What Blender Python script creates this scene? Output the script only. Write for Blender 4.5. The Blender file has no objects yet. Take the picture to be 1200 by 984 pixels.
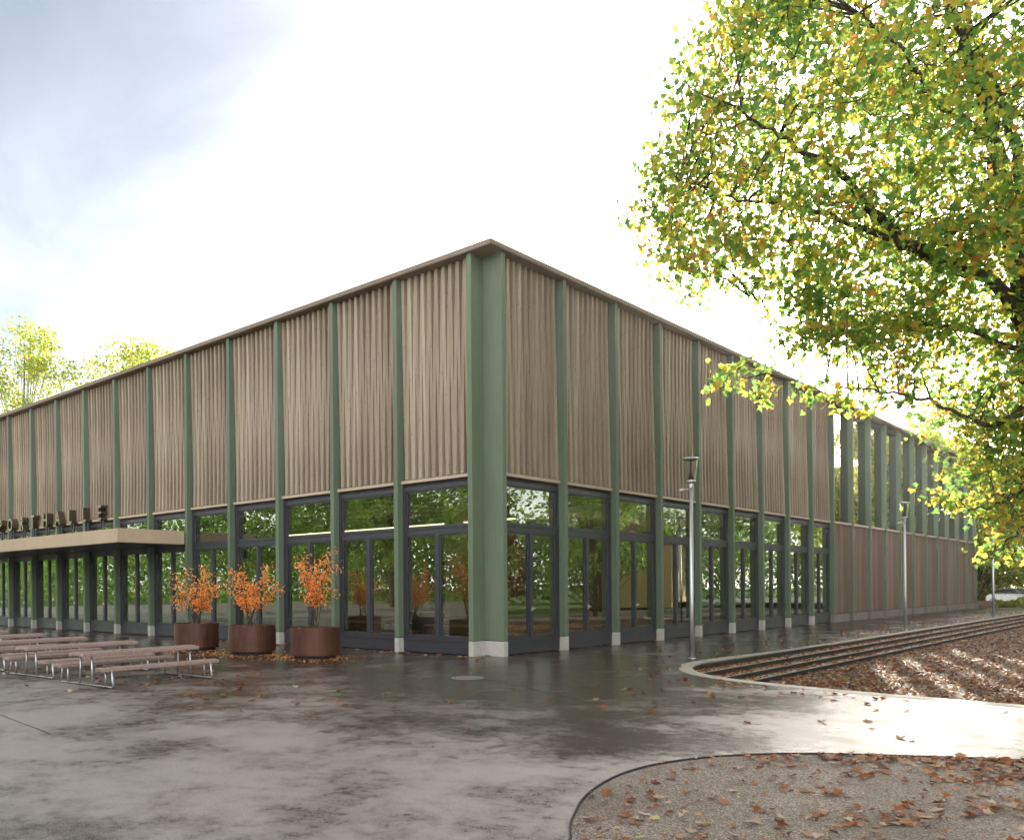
import bpy, bmesh, math, random
import numpy as np
from mathutils import Vector, Matrix, Quaternion
random.seed(7); rng = np.random.default_rng(7)
K = 1.2                      # metres per drawing unit
scene = bpy.context.scene
col = scene.collection

# ---------------------------------------------------------------- camera
YAW = 0.7398
cd = bpy.data.cameras.new('camera'); cam = bpy.data.objects.new('camera', cd); col.objects.link(cam)
cam.location = (12.2317*K, -14.867*K, 1.6*K)
cam.matrix_world = Matrix.Translation(cam.location) @ Matrix.Rotation(YAW, 4, 'Z') @ Matrix.Rotation(math.pi/2, 4, 'X') @ Matrix.Rotation(-.007284, 4, 'Z')
cd.sensor_width = 36; cd.lens = 36*1009.03/1200; cd.shift_x = 75/1200; cd.shift_y = 195.2/1200
cd.clip_start = .05; cd.clip_end = 3000
scene.camera = cam
VW = Vector((-math.sin(YAW), math.cos(YAW), 0)); RT = Vector((math.cos(YAW), math.sin(YAW), 0)); CP = Vector((12.2317, -14.867, 1.6))

# ---------------------------------------------------------------- light
AZ, EL = math.radians(111.14), math.radians(16.6)
SD = Vector((math.cos(AZ)*math.cos(EL), math.sin(AZ)*math.cos(EL), math.sin(EL)))
ld = bpy.data.lights.new('sun', 'SUN'); ld.energy = 4.0; ld.angle = math.radians(.6); ld.color = (1, .9, .74)
sun = bpy.data.objects.new('sun', ld); col.objects.link(sun); sun.rotation_euler = SD.to_track_quat('Z', 'Y').to_euler()
w = bpy.data.worlds.new('World'); scene.world = w; w.use_nodes = True
nt = w.node_tree; nt.nodes.clear(); N = nt.nodes; L = nt.links
def wn(t, **k):
    n = N.new(t)
    for a, b in k.items(): setattr(n, a, b)
    return n
def wm(op, a, b=None, c=None, clamp=False):
    n = N.new('ShaderNodeMath'); n.operation = op; n.use_clamp = clamp
    for i, v in enumerate((a, b, c)):
        if v is None: continue
        if isinstance(v, (int, float)): n.inputs[i].default_value = v
        else: L.new(v, n.inputs[i])
    return n.outputs[0]
sky = wn('ShaderNodeTexSky', sky_type='NISHITA', sun_disc=False)
sky.sun_elevation = EL; sky.sun_rotation = math.pi/2-AZ; sky.air_density = 1.0; sky.dust_density = 1.5; sky.altitude = 300
bg1 = wn('ShaderNodeBackground'); L.new(sky.outputs[0], bg1.inputs[0]); bg1.inputs[1].default_value = .05
tc = wn('ShaderNodeTexCoord')
nrm = wn('ShaderNodeVectorMath', operation='NORMALIZE'); L.new(tc.outputs['Generated'], nrm.inputs[0])
dt = wn('ShaderNodeVectorMath', operation='DOT_PRODUCT'); L.new(nrm.outputs[0], dt.inputs[0]); dt.inputs[1].default_value = SD
d0 = wm('MAXIMUM', dt.outputs['Value'], 0)
# thin high cloud: planar mapping of the direction onto a cloud layer
sep = wn('ShaderNodeSeparateXYZ'); L.new(nrm.outputs[0], sep.inputs[0])
zz = wm('ADD', wm('MAXIMUM', sep.outputs[2], 0), .12)
cx_ = wm('DIVIDE', sep.outputs[0], zz); cy_ = wm('DIVIDE', sep.outputs[1], zz)
cmb = wn('ShaderNodeCombineXYZ'); L.new(cx_, cmb.inputs[0]); L.new(cy_, cmb.inputs[1])
mp = wn('ShaderNodeMapping'); mp.inputs['Rotation'].default_value = (0, 0, math.radians(25)); mp.inputs['Scale'].default_value = (.7, 1.7, 1); mp.inputs['Location'].default_value = (3.3, 1.2, 0)
L.new(cmb.outputs[0], mp.inputs[0])
nz = wn('ShaderNodeTexNoise'); nz.inputs['Scale'].default_value = .9; nz.inputs['Detail'].default_value = 9; nz.inputs['Roughness'].default_value = .58; nz.inputs['Distortion'].default_value = .6
L.new(mp.outputs[0], nz.inputs['Vector'])
mr = wn('ShaderNodeMapRange'); L.new(nz.outputs[0], mr.inputs[0]); mr.inputs[1].default_value = .34; mr.inputs[2].default_value = .68; mr.inputs[3].default_value = .25; mr.inputs[4].default_value = 1
glow = wm('ADD', wm('MULTIPLY', wm('POWER', d0, 14), 2.1), wm('ADD', wm('MULTIPLY', wm('POWER', d0, 30), 4.0), wm('MULTIPLY', wm('POWER', d0, 900), 50)))
# added bright sky, out of view behind the camera, lighting the facades; thinner veil elsewhere
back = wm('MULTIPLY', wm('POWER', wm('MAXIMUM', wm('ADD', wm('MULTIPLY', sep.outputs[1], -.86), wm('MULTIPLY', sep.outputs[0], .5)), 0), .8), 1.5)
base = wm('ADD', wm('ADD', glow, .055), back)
hz = wm('MULTIPLY', wm('POWER', wm('SUBTRACT', 1, wm('MAXIMUM', sep.outputs[2], 0), None, True), 5), 1.75)
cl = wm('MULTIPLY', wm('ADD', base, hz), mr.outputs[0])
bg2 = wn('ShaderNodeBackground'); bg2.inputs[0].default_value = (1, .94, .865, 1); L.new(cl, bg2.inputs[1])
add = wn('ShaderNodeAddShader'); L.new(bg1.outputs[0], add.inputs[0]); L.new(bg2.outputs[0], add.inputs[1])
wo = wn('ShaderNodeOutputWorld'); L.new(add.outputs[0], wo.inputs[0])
vs = scene.view_settings; vs.view_transform = 'Standard'; vs.look = 'None'; vs.gamma = 1; vs.exposure = 1.58; vs.use_curve_mapping = False
scene.render.engine = 'CYCLES'
cy = scene.cycles; cy.max_bounces = 8; cy.diffuse_bounces = 3; cy.glossy_bounces = 4; cy.transmission_bounces = 6; cy.transparent_max_bounces = 16; cy.caustics_reflective = False; cy.caustics_refractive = False

# ---------------------------------------------------------------- materials
class Mat:
    def __init__(s, name, color=(.5, .5, .5), rough=.6, metal=0, spec=.5):
        s.m = bpy.data.materials.new(name); s.m.use_nodes = True; s.t = s.m.node_tree
        s.b = s.t.nodes['Principled BSDF']; s.b.inputs['Base Color'].default_value = (*color, 1)
        s.b.inputs['Roughness'].default_value = rough; s.b.inputs['Metallic'].default_value = metal; s.b.inputs['Specular IOR Level'].default_value = spec
    def n(s, t, **k):
        n = s.t.nodes.new(t)
        for a, b in k.items():
            if a in n.inputs.keys() if hasattr(n.inputs, 'keys') else False:
                pass
            setattr(n, a, b)
        return n
    def l(s, a, b): s.t.links.new(a, b)
    def coord(s, scale=(1, 1, 1), rnd=False, kind='Object', rot=0):
        tc = s.n('ShaderNodeTexCoord'); mp = s.n('ShaderNodeMapping'); mp.inputs['Scale'].default_value = scale; mp.inputs['Rotation'].default_value = (0, 0, rot)
        s.l(tc.outputs[kind], mp.inputs[0]); out = mp.outputs[0]
        if rnd:
            oi = s.n('ShaderNodeObjectInfo'); geo = s.n('ShaderNodeNewGeometry')
            a = s.math('ADD', s.math('MULTIPLY', oi.outputs['Random'], 37.), s.math('MULTIPLY', geo.outputs['Random Per Island'], 91.))
            va = s.n('ShaderNodeVectorMath'); va.operation = 'ADD'; s.l(out, va.inputs[0]); c = s.n('ShaderNodeCombineXYZ')
            for i in range(3): s.l(a, c.inputs[i])
            s.l(c.outputs[0], va.inputs[1]); out = va.outputs[0]
        return out
    def noise(s, vec, scale=1, detail=4, rough=.5, dist=0):
        n = s.n('ShaderNodeTexNoise'); n.inputs['Scale'].default_value = scale; n.inputs['Detail'].default_value = detail
        n.inputs['Roughness'].default_value = rough; n.inputs['Distortion'].default_value = dist; s.l(vec, n.inputs['Vector']); return n.outputs[0]
    def math(s, op, a, b=None, clamp=False):
        n = s.n('ShaderNodeMath'); n.operation = op; n.use_clamp = clamp
        for i, v in enumerate((a, b)):
            if v is None: continue
            if isinstance(v, (int, float)): n.inputs[i].default_value = v
            else: s.l(v, n.inputs[i])
        return n.outputs[0]
    def remap(s, v, a, b, c=0., d=1.):
        n = s.n('ShaderNodeMapRange'); s.l(v, n.inputs[0])
        for i, x in enumerate((a, b, c, d)): n.inputs[i+1].default_value = x
        return n.outputs[0]
    def ramp(s, v, stops):
        n = s.n('ShaderNodeValToRGB'); e = n.color_ramp.elements
        while len(e) < len(stops): e.new(.5)
        for i, (p, c) in enumerate(stops): e[i].position = p; e[i].color = (*c, 1)
        s.l(v, n.inputs[0]); return n.outputs[0]
    def mix(s, f, a, b, blend='MIX'):
        n = s.n('ShaderNodeMix'); n.data_type = 'RGBA'; n.blend_type = blend
        if isinstance(f, (int, float)): n.inputs[0].default_value = f
        else: s.l(f, n.inputs[0])
        for i, v in ((6, a), (7, b)):
            if isinstance(v, tuple): n.inputs[i].default_value = (*v, 1)
            else: s.l(v, n.inputs[i])
        return n.outputs[2]
    def color(s, v): s.l(v, s.b.inputs['Base Color'])
    def rough(s, v): s.l(v, s.b.inputs['Roughness'])
    def bump(s, v, strength=.3, dist=.01):
        n = s.n('ShaderNodeBump'); n.inputs['Strength'].default_value = strength; n.inputs['Distance'].default_value = dist
        s.l(v, n.inputs['Height']); s.l(n.outputs[0], s.b.inputs['Normal'])

def wood(name, c1, c2, c3, rough=.75, knots=True):
    m = Mat(name, rough=rough, spec=.3)
    v = m.coord((22, 22, 1.1), rnd=True); g = m.noise(v, 1, 6, .6, .8)
    v2 = m.coord((1, 1, .35), rnd=True); g2 = m.noise(v2, 1.2, 4, .6)
    geo = m.n('ShaderNodeNewGeometry'); oi = m.n('ShaderNodeObjectInfo')
    f = m.math('ADD', m.math('MULTIPLY', g, .45), m.math('ADD', m.math('MULTIPLY', g2, .35), m.math('ADD', m.math('MULTIPLY', geo.outputs['Random Per Island'], .30), m.math('MULTIPLY', oi.outputs['Random'], .14))))
    f = m.math('SUBTRACT', f, .05)
    c = m.ramp(f, [(.25, c1), (.55, c2), (.85, c3)])
    if knots:
        v3 = m.coord((7, 7, 2.6), rnd=True); vo = m.n('ShaderNodeTexVoronoi'); vo.inputs['Scale'].default_value = 1; m.l(v3, vo.inputs['Vector'])
        k = m.remap(vo.outputs['Distance'], .05, .17, .5, 0)
        c = m.mix(k, c, tuple(x*.32 for x in c1))
    m.color(c); m.bump(g, .25, .004); return m.m
M = {}
M['larch'] = wood('weathered_larch', (.16, .122, .088), (.285, .230, .172), (.40, .335, .26))
M['larch_low'] = wood('brown_larch', (.115, .078, .055), (.175, .122, .09), (.235, .17, .13))
M['larch_trim'] = wood('larch_trim', (.33, .27, .21), (.42, .34, .265), (.50, .42, .33), knots=False)
M['fascia'] = wood('dark_fascia_board', (.15, .115, .085), (.22, .175, .135), (.28, .225, .18), knots=False)
M['canopy'] = wood('canopy_board', (.36, .29, .20), (.45, .365, .26), (.52, .43, .32), knots=False)
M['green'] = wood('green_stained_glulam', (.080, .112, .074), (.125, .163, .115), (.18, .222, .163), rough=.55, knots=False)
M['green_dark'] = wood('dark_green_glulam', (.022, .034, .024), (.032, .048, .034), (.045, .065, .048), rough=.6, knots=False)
M['inner_wall'] = wood('interior_panelling', (.17, .10, .055), (.24, .15, .085), (.30, .20, .12), rough=.5, knots=False)
M['inner_wood'] = wood('interior_wood', (.36, .22, .11), (.48, .31, .17), (.58, .40, .24), rough=.5, knots=False)
def plain(name, c, rough=.6, metal=0, var=.12, scale=6, bump=0, spec=.5):
    m = Mat(name, c, rough, metal, spec); v = m.coord(rnd=True); g = m.noise(v, scale, 5, .6)
    m.color(m.mix(g, tuple(x*(1-var) for x in c), tuple(min(1, x*(1+var)) for x in c)))
    m.rough(m.remap(m.noise(v, scale*.4, 4), .3, .7, max(.03, rough-.07), min(1, rough+.1)))
    if bump: m.bump(m.noise(v, scale*12, 5), bump, .003)
    return m.m
M['frame'] = plain('window_frame_paint', (.032, .033, .044), .42)
M['dark'] = plain('dark_board', (.02, .02, .022), .8)
M['riser'] = plain('dark_step_riser', (.016, .014, .013), .85, scale=12)
M['concrete'] = plain('concrete', (.40, .39, .375), .8, var=.25, scale=5, bump=.4)
M['flashing'] = plain('brown_metal_flashing', (.20, .17, .15), .4, .6)
M['plinth'] = plain('stained_plinth_concrete', (.17, .15, .13), .8, var=.25, scale=4, bump=.3)
M['kerb'] = plain('kerb_concrete', (.34, .315, .27), .6, var=.28, scale=7, bump=.4)
M['galv'] = plain('galvanised_steel', (.48, .50, .52), .38, .85, var=.15, scale=30)
M['steel'] = plain('brushed_steel', (.60, .60, .58), .25, 1)
M['rubber'] = plain('rubber', (.02, .02, .02), .7)
M['letter'] = plain('bronze_letter_metal', (.22, .20, .13), .34, 1, var=.1)
M['white'] = plain('white_plaster', (.72, .71, .68), .8)
M['ochre'] = plain('ochre_plaster', (.52, .38, .16), .8)
M['roof_tile'] = plain('red_roof_tile', (.26, .10, .06), .75, scale=20)
M['soil'] = plain('planter_soil', (.035, .025, .018), .95, scale=40)
M['roof'] = plain('roof_sheet', (.16, .15, .14), .7)
M['floor_in'] = plain('interior_floor', (.10, .085, .07), .35)
M['orange_sign'] = plain('orange_board', (.75, .22, .03), .5)
M['shade'] = plain('black_lamp_socket', (.03, .03, .032), .5)
m = Mat('dark_lamp_glass', (.9, .93, .9), .05); m.b.inputs['Transmission Weight'].default_value = 1; m.b.inputs['IOR'].default_value = 1.08; M['lampglass'] = m.m
# corten
m = Mat('corten_steel', rough=.6, metal=.25); v = m.coord(rnd=True); g = m.noise(v, 3.5, 8, .65, .5)
v2 = m.coord((9, 9, .7), rnd=True); g2 = m.noise(v2, 1, 4)
m.color(m.ramp(m.math('ADD', m.math('MULTIPLY', g, .6), m.math('MULTIPLY', g2, .4)), [(.3, (.032, .012, .009)), (.5, (.072, .025, .015)), (.72, (.12, .044, .023))])); m.rough(m.remap(g, .3, .7, .38, .7)); m.bump(m.noise(v, 60, 3), .15, .003); M['corten'] = m.m
# wet reddish bench planks
m = Mat('wet_hardwood_plank', rough=.3); v = m.coord((1, 14, 14), rnd=True); g = m.noise(v, 3, 6)
m.color(m.ramp(g, [(.3, (.20, .135, .12)), (.7, (.38, .285, .26))])); m.rough(m.remap(g, .3, .7, .22, .5)); m.bump(g, .2, .003); M['plank'] = m.m
# window glass: sharp mirror + see-through
def glass(name, tint, ior=1.75):
    m = bpy.data.materials.new(name); m.use_nodes = True; t = m.node_tree; t.nodes.clear()
    tr = t.nodes.new('ShaderNodeBsdfTransparent'); tr.inputs[0].default_value = (*tint, 1)
    gl = t.nodes.new('ShaderNodeBsdfGlossy'); gl.inputs['Roughness'].default_value = .004; gl.inputs[0].default_value = (.93, 1, .95, 1)
    nz_ = t.nodes.new('ShaderNodeTexNoise'); nz_.inputs['Scale'].default_value = .9; nz_.inputs['Detail'].default_value = 1
    bm_ = t.nodes.new('ShaderNodeBump'); bm_.inputs['Strength'].default_value = .05; bm_.inputs['Distance'].default_value = .02
    tc_ = t.nodes.new('ShaderNodeTexCoord'); t.links.new(tc_.outputs['Object'], nz_.inputs[0]); t.links.new(nz_.outputs[0], bm_.inputs['Height']); t.links.new(bm_.outputs[0], gl.inputs['Normal'])
    fr = t.nodes.new('ShaderNodeFresnel'); fr.inputs[0].default_value = ior
    mx = t.nodes.new('ShaderNodeMixShader'); o = t.nodes.new('ShaderNodeOutputMaterial')
    ma = t.nodes.new('ShaderNodeMath'); ma.operation = 'MULTIPLY_ADD'; ma.inputs[1].default_value = 1.5; ma.inputs[2].default_value = .10; ma.use_clamp = True; t.links.new(fr.outputs[0], ma.inputs[0])
    t.links.new(ma.outputs[0], mx.inputs[0]); t.links.new(tr.outputs[0], mx.inputs[1]); t.links.new(gl.outputs[0], mx.inputs[2]); t.links.new(mx.outputs[0], o.inputs[0]); return m
M['glass'] = glass('window_glass', (.72, .80, .74))
M['carglass'] = plain('car_glass', (.02, .025, .03), .05)
def leafmat(name, stops, trans=.5, spec=.35, rough=.45, pos=.0):
    m = Mat(name, rough=rough, spec=spec); geo = m.n('ShaderNodeNewGeometry'); r = geo.outputs['Random Per Island']
    v = m.coord(kind='Object'); g = m.noise(v, .55, 3)
    f = m.math('ADD', m.math('MULTIPLY', r, .75), m.math('MULTIPLY', m.remap(g, .3, .7), .25))
    c = m.ramp(f, stops); m.color(c)
    tl = m.n('ShaderNodeBsdfTranslucent'); hs = m.n('ShaderNodeHueSaturation'); hs.inputs['Saturation'].default_value = 1.0; hs.inputs['Value'].default_value = 3.2; m.l(c, hs.inputs['Color']); m.l(hs.outputs[0], tl.inputs[0])
    mx = m.n('ShaderNodeMixShader'); mx.inputs[0].default_value = trans; m.l(m.b.outputs[0], mx.inputs[1]); m.l(tl.outputs[0], mx.inputs[2])
    m.l(mx.outputs[0], m.t.nodes['Material Output'].inputs[0]); return m.m
M['plane_leaf'] = leafmat('plane_tree_leaf', [(.0, (.052, .10, .036)), (.36, (.082, .15, .036)), (.57, (.16, .20, .036)), (.76, (.27, .24, .04)), (.90, (.29, .15, .04)), (1, (.18, .065, .03))], .66)
M['bg_leaf'] = leafmat('yellowing_leaf', [(0, (.07, .12, .025)), (.4, (.13, .18, .03)), (.7, (.24, .24, .04)), (1, (.30, .20, .035))], .65)
M['green_leaf'] = leafmat('green_leaf', [(0, (.04, .10, .02)), (.5, (.09, .17, .028)), (.8, (.17, .24, .035)), (1, (.28, .26, .04))], .35)
M['red_leaf'] = leafmat('dark_red_leaf', [(0, (.07, .015, .015)), (1, (.16, .04, .02))], .4)
M['orange_leaf'] = leafmat('orange_shrub_leaf', [(0, (.44, .16, .045)), (.5, (.58, .26, .07)), (.85, (.64, .38, .12)), (1, (.33, .10, .04))], .4)
M['fallen'] = leafmat('fallen_leaf', [(0, (.10, .035, .018)), (.3, (.19, .065, .025)), (.55, (.27, .115, .045)), (.75, (.32, .20, .12)), (.9, (.42, .36, .27)), (.96, (.42, .33, .05)), (1, (.22, .27, .05))], .12, .15, .6)
M['fallen_orange'] = leafmat('fallen_orange_leaf', [(0, (.36, .10, .03)), (.6, (.55, .25, .07)), (1, (.60, .42, .16))], .08, .5, .4)
m = Mat('bark', rough=.9, spec=.2); v = m.coord((5, 5, 1.2)); g = m.noise(v, 3, 7, .65, .6)
m.color(m.ramp(g, [(.3, (.030, .024, .018)), (.55, (.075, .062, .045)), (.75, (.15, .135, .10))])); m.bump(g, .6, .02); M['bark'] = m.m
# asphalt with wet patches
m = Mat('wet_asphalt', rough=.4)
v = m.coord()
big = m.noise(v, .42, 12, .74, 0); mid = m.noise(v, 5, 8, .8); fine = m.noise(v, 75, 4, .75); vfine = m.noise(v, 230, 2, .6)
sx = m.n('ShaderNodeSeparateXYZ'); m.l(v, sx.inputs[0])
# wetter close to the building where the plaza drains, drier towards the open ground
dist = m.math('MAXIMUM', m.math('MULTIPLY', sx.outputs[1], -1), m.math('MULTIPLY', sx.outputs[0], .8))
bias = m.remap(dist, 3.5*K, 11*K, .15, -.075)
wetv = m.math('ADD', m.math('ADD', big, m.math('MULTIPLY', m.math('SUBTRACT', mid, .5), .34)), bias)
wetv = m.math('ADD', wetv, m.math('MULTIPLY', m.math('SUBTRACT', fine, .5), .75))
wet = m.remap(wetv, .42, .58)
dry = m.mix(m.remap(fine, .36, .64), (.11, .092, .078), (.47, .42, .37)); wc = m.mix(m.remap(fine, .36, .64), (.014, .009, .0065), (.075, .052, .040))
m.color(m.mix(wet, dry, wc)); m.rough(m.remap(wet, 0, 1, .55, .23))
m.l(m.remap(wet, 0, 1, 1.0, .38), m.b.inputs['Specular IOR Level'])
hb = m.math('ADD', m.math('MULTIPLY', fine, .7), m.math('MULTIPLY', vfine, .3)); hb = m.math('ADD', hb, m.math('MULTIPLY', mid, .5))
bn = m.n('ShaderNodeBump'); bn.inputs['Distance'].default_value = .005; m.l(m.remap(wet, 0, 1, 1., .35), bn.inputs['Strength']); m.l(hb, bn.inputs['Height']); m.l(bn.outputs[0], m.b.inputs['Normal'])
M['asphalt'] = m.m
# gravel
m = Mat('fine_gravel', rough=.75, spec=.4); v = m.coord(); vo = m.n('ShaderNodeTexVoronoi'); vo.inputs['Scale'].default_value = 85; m.l(v, vo.inputs['Vector'])
hs = m.n('ShaderNodeSeparateColor'); m.l(vo.outputs['Color'], hs.inputs[0]); big = m.noise(v, .8, 5)
c = m.ramp(hs.outputs[0], [(0, (.085, .066, .049)), (.5, (.235, .19, .148)), (.85, (.38, .325, .265)), (1, (.55, .50, .44))])
m.color(m.mix(m.remap(big, .35, .65, 0, .5), c, (.075, .062, .05))); m.bump(vo.outputs['Distance'], .9, .012); M['gravel'] = m.m
m = Mat('damp_earth', rough=.9); v = m.coord(); g = m.noise(v, 12, 8, .7); m.color(m.ramp(g, [(.3, (.035, .025, .018)), (.7, (.13, .10, .075))])); m.bump(g, .8, .03); M['earth'] = m.m
m = Mat('lawn', rough=.9, spec=.2); v = m.coord(); g = m.noise(v, .4, 8, .7); g3 = m.noise(v, 40, 3, .7); m.color(m.mix(m.math('MULTIPLY', g3, .5), m.ramp(g, [(.3, (.045, .10, .014)), (.7, (.09, .17, .03))]), (.12, .20, .03))); m.bump(g3, 1, .05); M['lawn'] = m.m

# ---------------------------------------------------------------- builders
def tag(o, label=None, cat=None, group=None, kind=None):
    for k_, v_ in (('label', label), ('category', cat), ('group', group), ('kind', kind)):
        if v_: o[k_] = v_
    return o
def thing(name, label, cat, loc=(0, 0, 0), rz=0, group=None):
    o = bpy.data.objects.new(name, None); col.objects.link(o); o.empty_display_size = .2
    o.location = Vector(loc)*K; o.rotation_euler = (0, 0, rz); return tag(o, label, cat, group)
class MB:
    def __init__(s): s.v = []; s.f = []
    def add(s, vs, fs):
        n = len(s.v); s.v += [tuple(p) for p in vs]; s.f += [tuple(i+n for i in f) for f in fs]; return s
    def box(s, x0, x1, y0, y1, z0, z1):
        if x0 > x1: x0, x1 = x1, x0
        if y0 > y1: y0, y1 = y1, y0
        return s.add([(x0, y0, z0), (x1, y0, z0), (x1, y1, z0), (x0, y1, z0), (x0, y0, z1), (x1, y0, z1), (x1, y1, z1), (x0, y1, z1)],
                     [(0, 3, 2, 1), (4, 5, 6, 7), (0, 1, 5, 4), (1, 2, 6, 5), (2, 3, 7, 6), (3, 0, 4, 7)])
    def tube(s, pts, rad, n=8, cap=True):
        pts = [Vector(p) for p in pts]; rad = rad if isinstance(rad, (list, tuple)) else [rad]*len(pts)
        vs = []; up = None
        for i, p in enumerate(pts):
            d = (pts[min(i+1, len(pts)-1)]-pts[max(i-1, 0)]).normalized()
            if up is None: up = Vector((0, 0, 1)) if abs(d.z) < .9 else Vector((1, 0, 0))
            a = d.cross(up).normalized(); b = a.cross(d).normalized(); up = b
            for k in range(n):
                t = 2*math.pi*k/n; vs.append(p+a*math.cos(t)*rad[i]+b*math.sin(t)*rad[i])
        fs = [(i*n+k, i*n+(k+1) % n, (i+1)*n+(k+1) % n, (i+1)*n+k) for i in range(len(pts)-1) for k in range(n)]
        if cap: fs += [tuple(range(n))[::-1], tuple((len(pts)-1)*n+k for k in range(n))]
        return s.add(vs, fs)
    def lathe(s, prof, c=(0, 0), n=32, cap=True):
        vs = [(c[0]+r*math.cos(2*math.pi*k/n), c[1]+r*math.sin(2*math.pi*k/n), z) for r, z in prof for k in range(n)]
        fs = [(i*n+k, i*n+(k+1) % n, (i+1)*n+(k+1) % n, (i+1)*n+k) for i in range(len(prof)-1) for k in range(n)]
        if cap: fs += [tuple(range(n))[::-1], tuple((len(prof)-1)*n+k for k in range(n))]
        return s.add(vs, fs)
    def prism(s, poly, z0, z1):
        n = len(poly)
        return s.add([(x, y, z0) for x, y in poly]+[(x, y, z1) for x, y in poly],
                     [tuple(range(n))[::-1], tuple(range(n, 2*n))]+[(i, (i+1) % n, n+(i+1) % n, n+i) for i in range(n)])
    def build(s, name, mat, parent=None, smooth=False, bevel=0, loc=None):
        me = bpy.data.meshes.new(name); me.from_pydata([(x*K, y*K, z*K) for x, y, z in s.v], [], s.f); me.update()
        bm = bmesh.new(); bm.from_mesh(me); bmesh.ops.recalc_face_normals(bm, faces=bm.faces); bm.to_mesh(me); bm.free()
        if smooth: me.polygons.foreach_set('use_smooth', [True]*len(me.polygons))
        me.materials.append(M[mat] if isinstance(mat, str) else mat)
        o = bpy.data.objects.new(name, me); col.objects.link(o)
        if parent: o.parent = parent
        if loc: o.location = Vector(loc)*K
        if bevel:
            b = o.modifiers.new('bevel', 'BEVEL'); b.width = bevel*K; b.segments = 2; b.limit_method = 'ANGLE'
        return o
def copy_tree(o, parent=None):
    c = o.copy(); col.objects.link(c); c.parent = parent
    for ch in list(o.children): copy_tree(ch, c)
    return c
def sheet(name, poly, z, mat, kind='structure'):
    mb = MB(); mb.add([(x, y, z) for x, y in poly], [tuple(range(len(poly)))]); o = mb.build(name, mat)
    me = o.data
    if me.polygons[0].normal.z < 0: me.flip_normals()
    return tag(o, kind=kind)
def catmull(P, n=6):
    P = [Vector(p) for p in P]; out = []
    for i in range(len(P)-1):
        a, b, c, d = P[max(i-1, 0)], P[i], P[i+1], P[min(i+2, len(P)-1)]
        for k in range(n):
            t = k/n; out.append(.5*((2*b)+(c-a)*t+(2*a-5*b+4*c-d)*t*t+(3*b-a-3*c+d)*t**3))
    out.append(P[-1]); return out
LOBE = np.array([(0, 0, 0), (.16, .03, .03), (.48, .10, .10), (.36, .34, .05), (.56, .60, .12), (.22, .62, .03), (0, 1, -.08), (-.22, .62, .03), (-.56, .60, .12), (-.36, .34, .05), (-.48, .10, .10), (-.16, .03, .03)], float)
LOBE[:, 1] -= .5
QUAD = np.array([(0, -.5, 0), (.36, -.05, .07), (0, .5, 0), (-.36, -.05, .07)], float)
OVAL = np.array([(0, -.5, 0), (.25, -.2, .05), (.27, .12, .05), (0, .5, 0), (-.27, .12, .05), (-.25, -.2, .05)], float)
SHAPES = {'lobe': (LOBE, [(0, 1, 2, 3, 4, 5, 6), (0, 6, 7, 8, 9, 10, 11)]), 'quad': (QUAD, [(0, 1, 2, 3)]), 'oval': (OVAL, [(0, 1, 2, 3), (0, 3, 4, 5)])}
def leaves(name, C, size, mat, parent=None, shape='lobe', flat=None, out=None, curl=1.):
    """one mesh of leaf-shaped faces at centres C"""
    C = np.asarray(C, float)*K; n = len(C); S = np.broadcast_to(np.asarray(size, float)*K, (n,)); base, fcs = SHAPES[shape]
    if flat is not None:
        nr = rng.normal(size=(n, 3))*flat; nr[:, 2] = 1.
    else:
        nr = rng.normal(size=(n, 3)); nr[:, 2] = np.abs(nr[:, 2])*.9+.1
    nr /= np.linalg.norm(nr, axis=1)[:, None]
    t = rng.normal(size=(n, 3))
    if flat is None: t[:, 2] -= .8
    t -= (t*nr).sum(1)[:, None]*nr; t /= np.linalg.norm(t, axis=1)[:, None]; b = np.cross(t, nr)
    bz = base[:, 2][None, :]*(curl*rng.uniform(.2, 2.4, n))[:, None]
    V = C[:, None, :]+S[:, None, None]*(base[None, :, 0, None]*b[:, None, :]+base[None, :, 1, None]*t[:, None, :]+bz[:, :, None]*nr[:, None, :])
    V = V.reshape(-1, 3); nv = len(base)
    loops = np.concatenate([np.array(f) for f in fcs]); ll = np.array([len(f) for f in fcs])
    LI = (loops[None, :]+np.arange(n)[:, None]*nv).ravel(); LT = np.tile(ll, n); LS = np.concatenate([[0], np.cumsum(LT)[:-1]])
    me = bpy.data.meshes.new(name); me.vertices.add(len(V)); me.vertices.foreach_set('co', V.ravel().astype(np.float32))
    me.loops.add(len(LI)); me.loops.foreach_set('vertex_index', LI.astype(np.int32)); me.polygons.add(len(LT)); me.polygons.foreach_set('loop_start', LS.astype(np.int32))
    me.update(calc_edges=True); me.materials.append(M[mat]); me.validate()
    o = bpy.data.objects.new(name, me); col.objects.link(o)
    if parent: o.parent = parent
    return o

# ================================================================ GROUND
inner = catmull([(4.27, 60), (4.27, 30), (4.27, 10), (4.22, 5), (4.15, 2.8), (4.18, 1.55), (4.41, .77), (4.84, .05), (5.38, -.48), (6.05, -.85), (6.64, -1.04), (7.52, -1.23), (8.55, -1.37), (10.2, -1.52), (14, -1.9), (24, -3)], 5)
inner = [p for p in inner]
def offset(P, d):
    out = []
    for i, p in enumerate(P):
        t = (P[min(i+1, len(P)-1)]-P[max(i-1, 0)]).normalized(); n = Vector((t.y, -t.x))
        dd = d(p) if callable(d) else d
        out.append(p+n*dd)
    return out
outer = offset(inner, lambda p: .26 if p.y < 3 else max(.12, .26-.05*(p.y-3)))
ground = sheet('ground', [(-400, -400), (400, -400), (400, 400), (-400, 400)], -.70, 'lawn')
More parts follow.
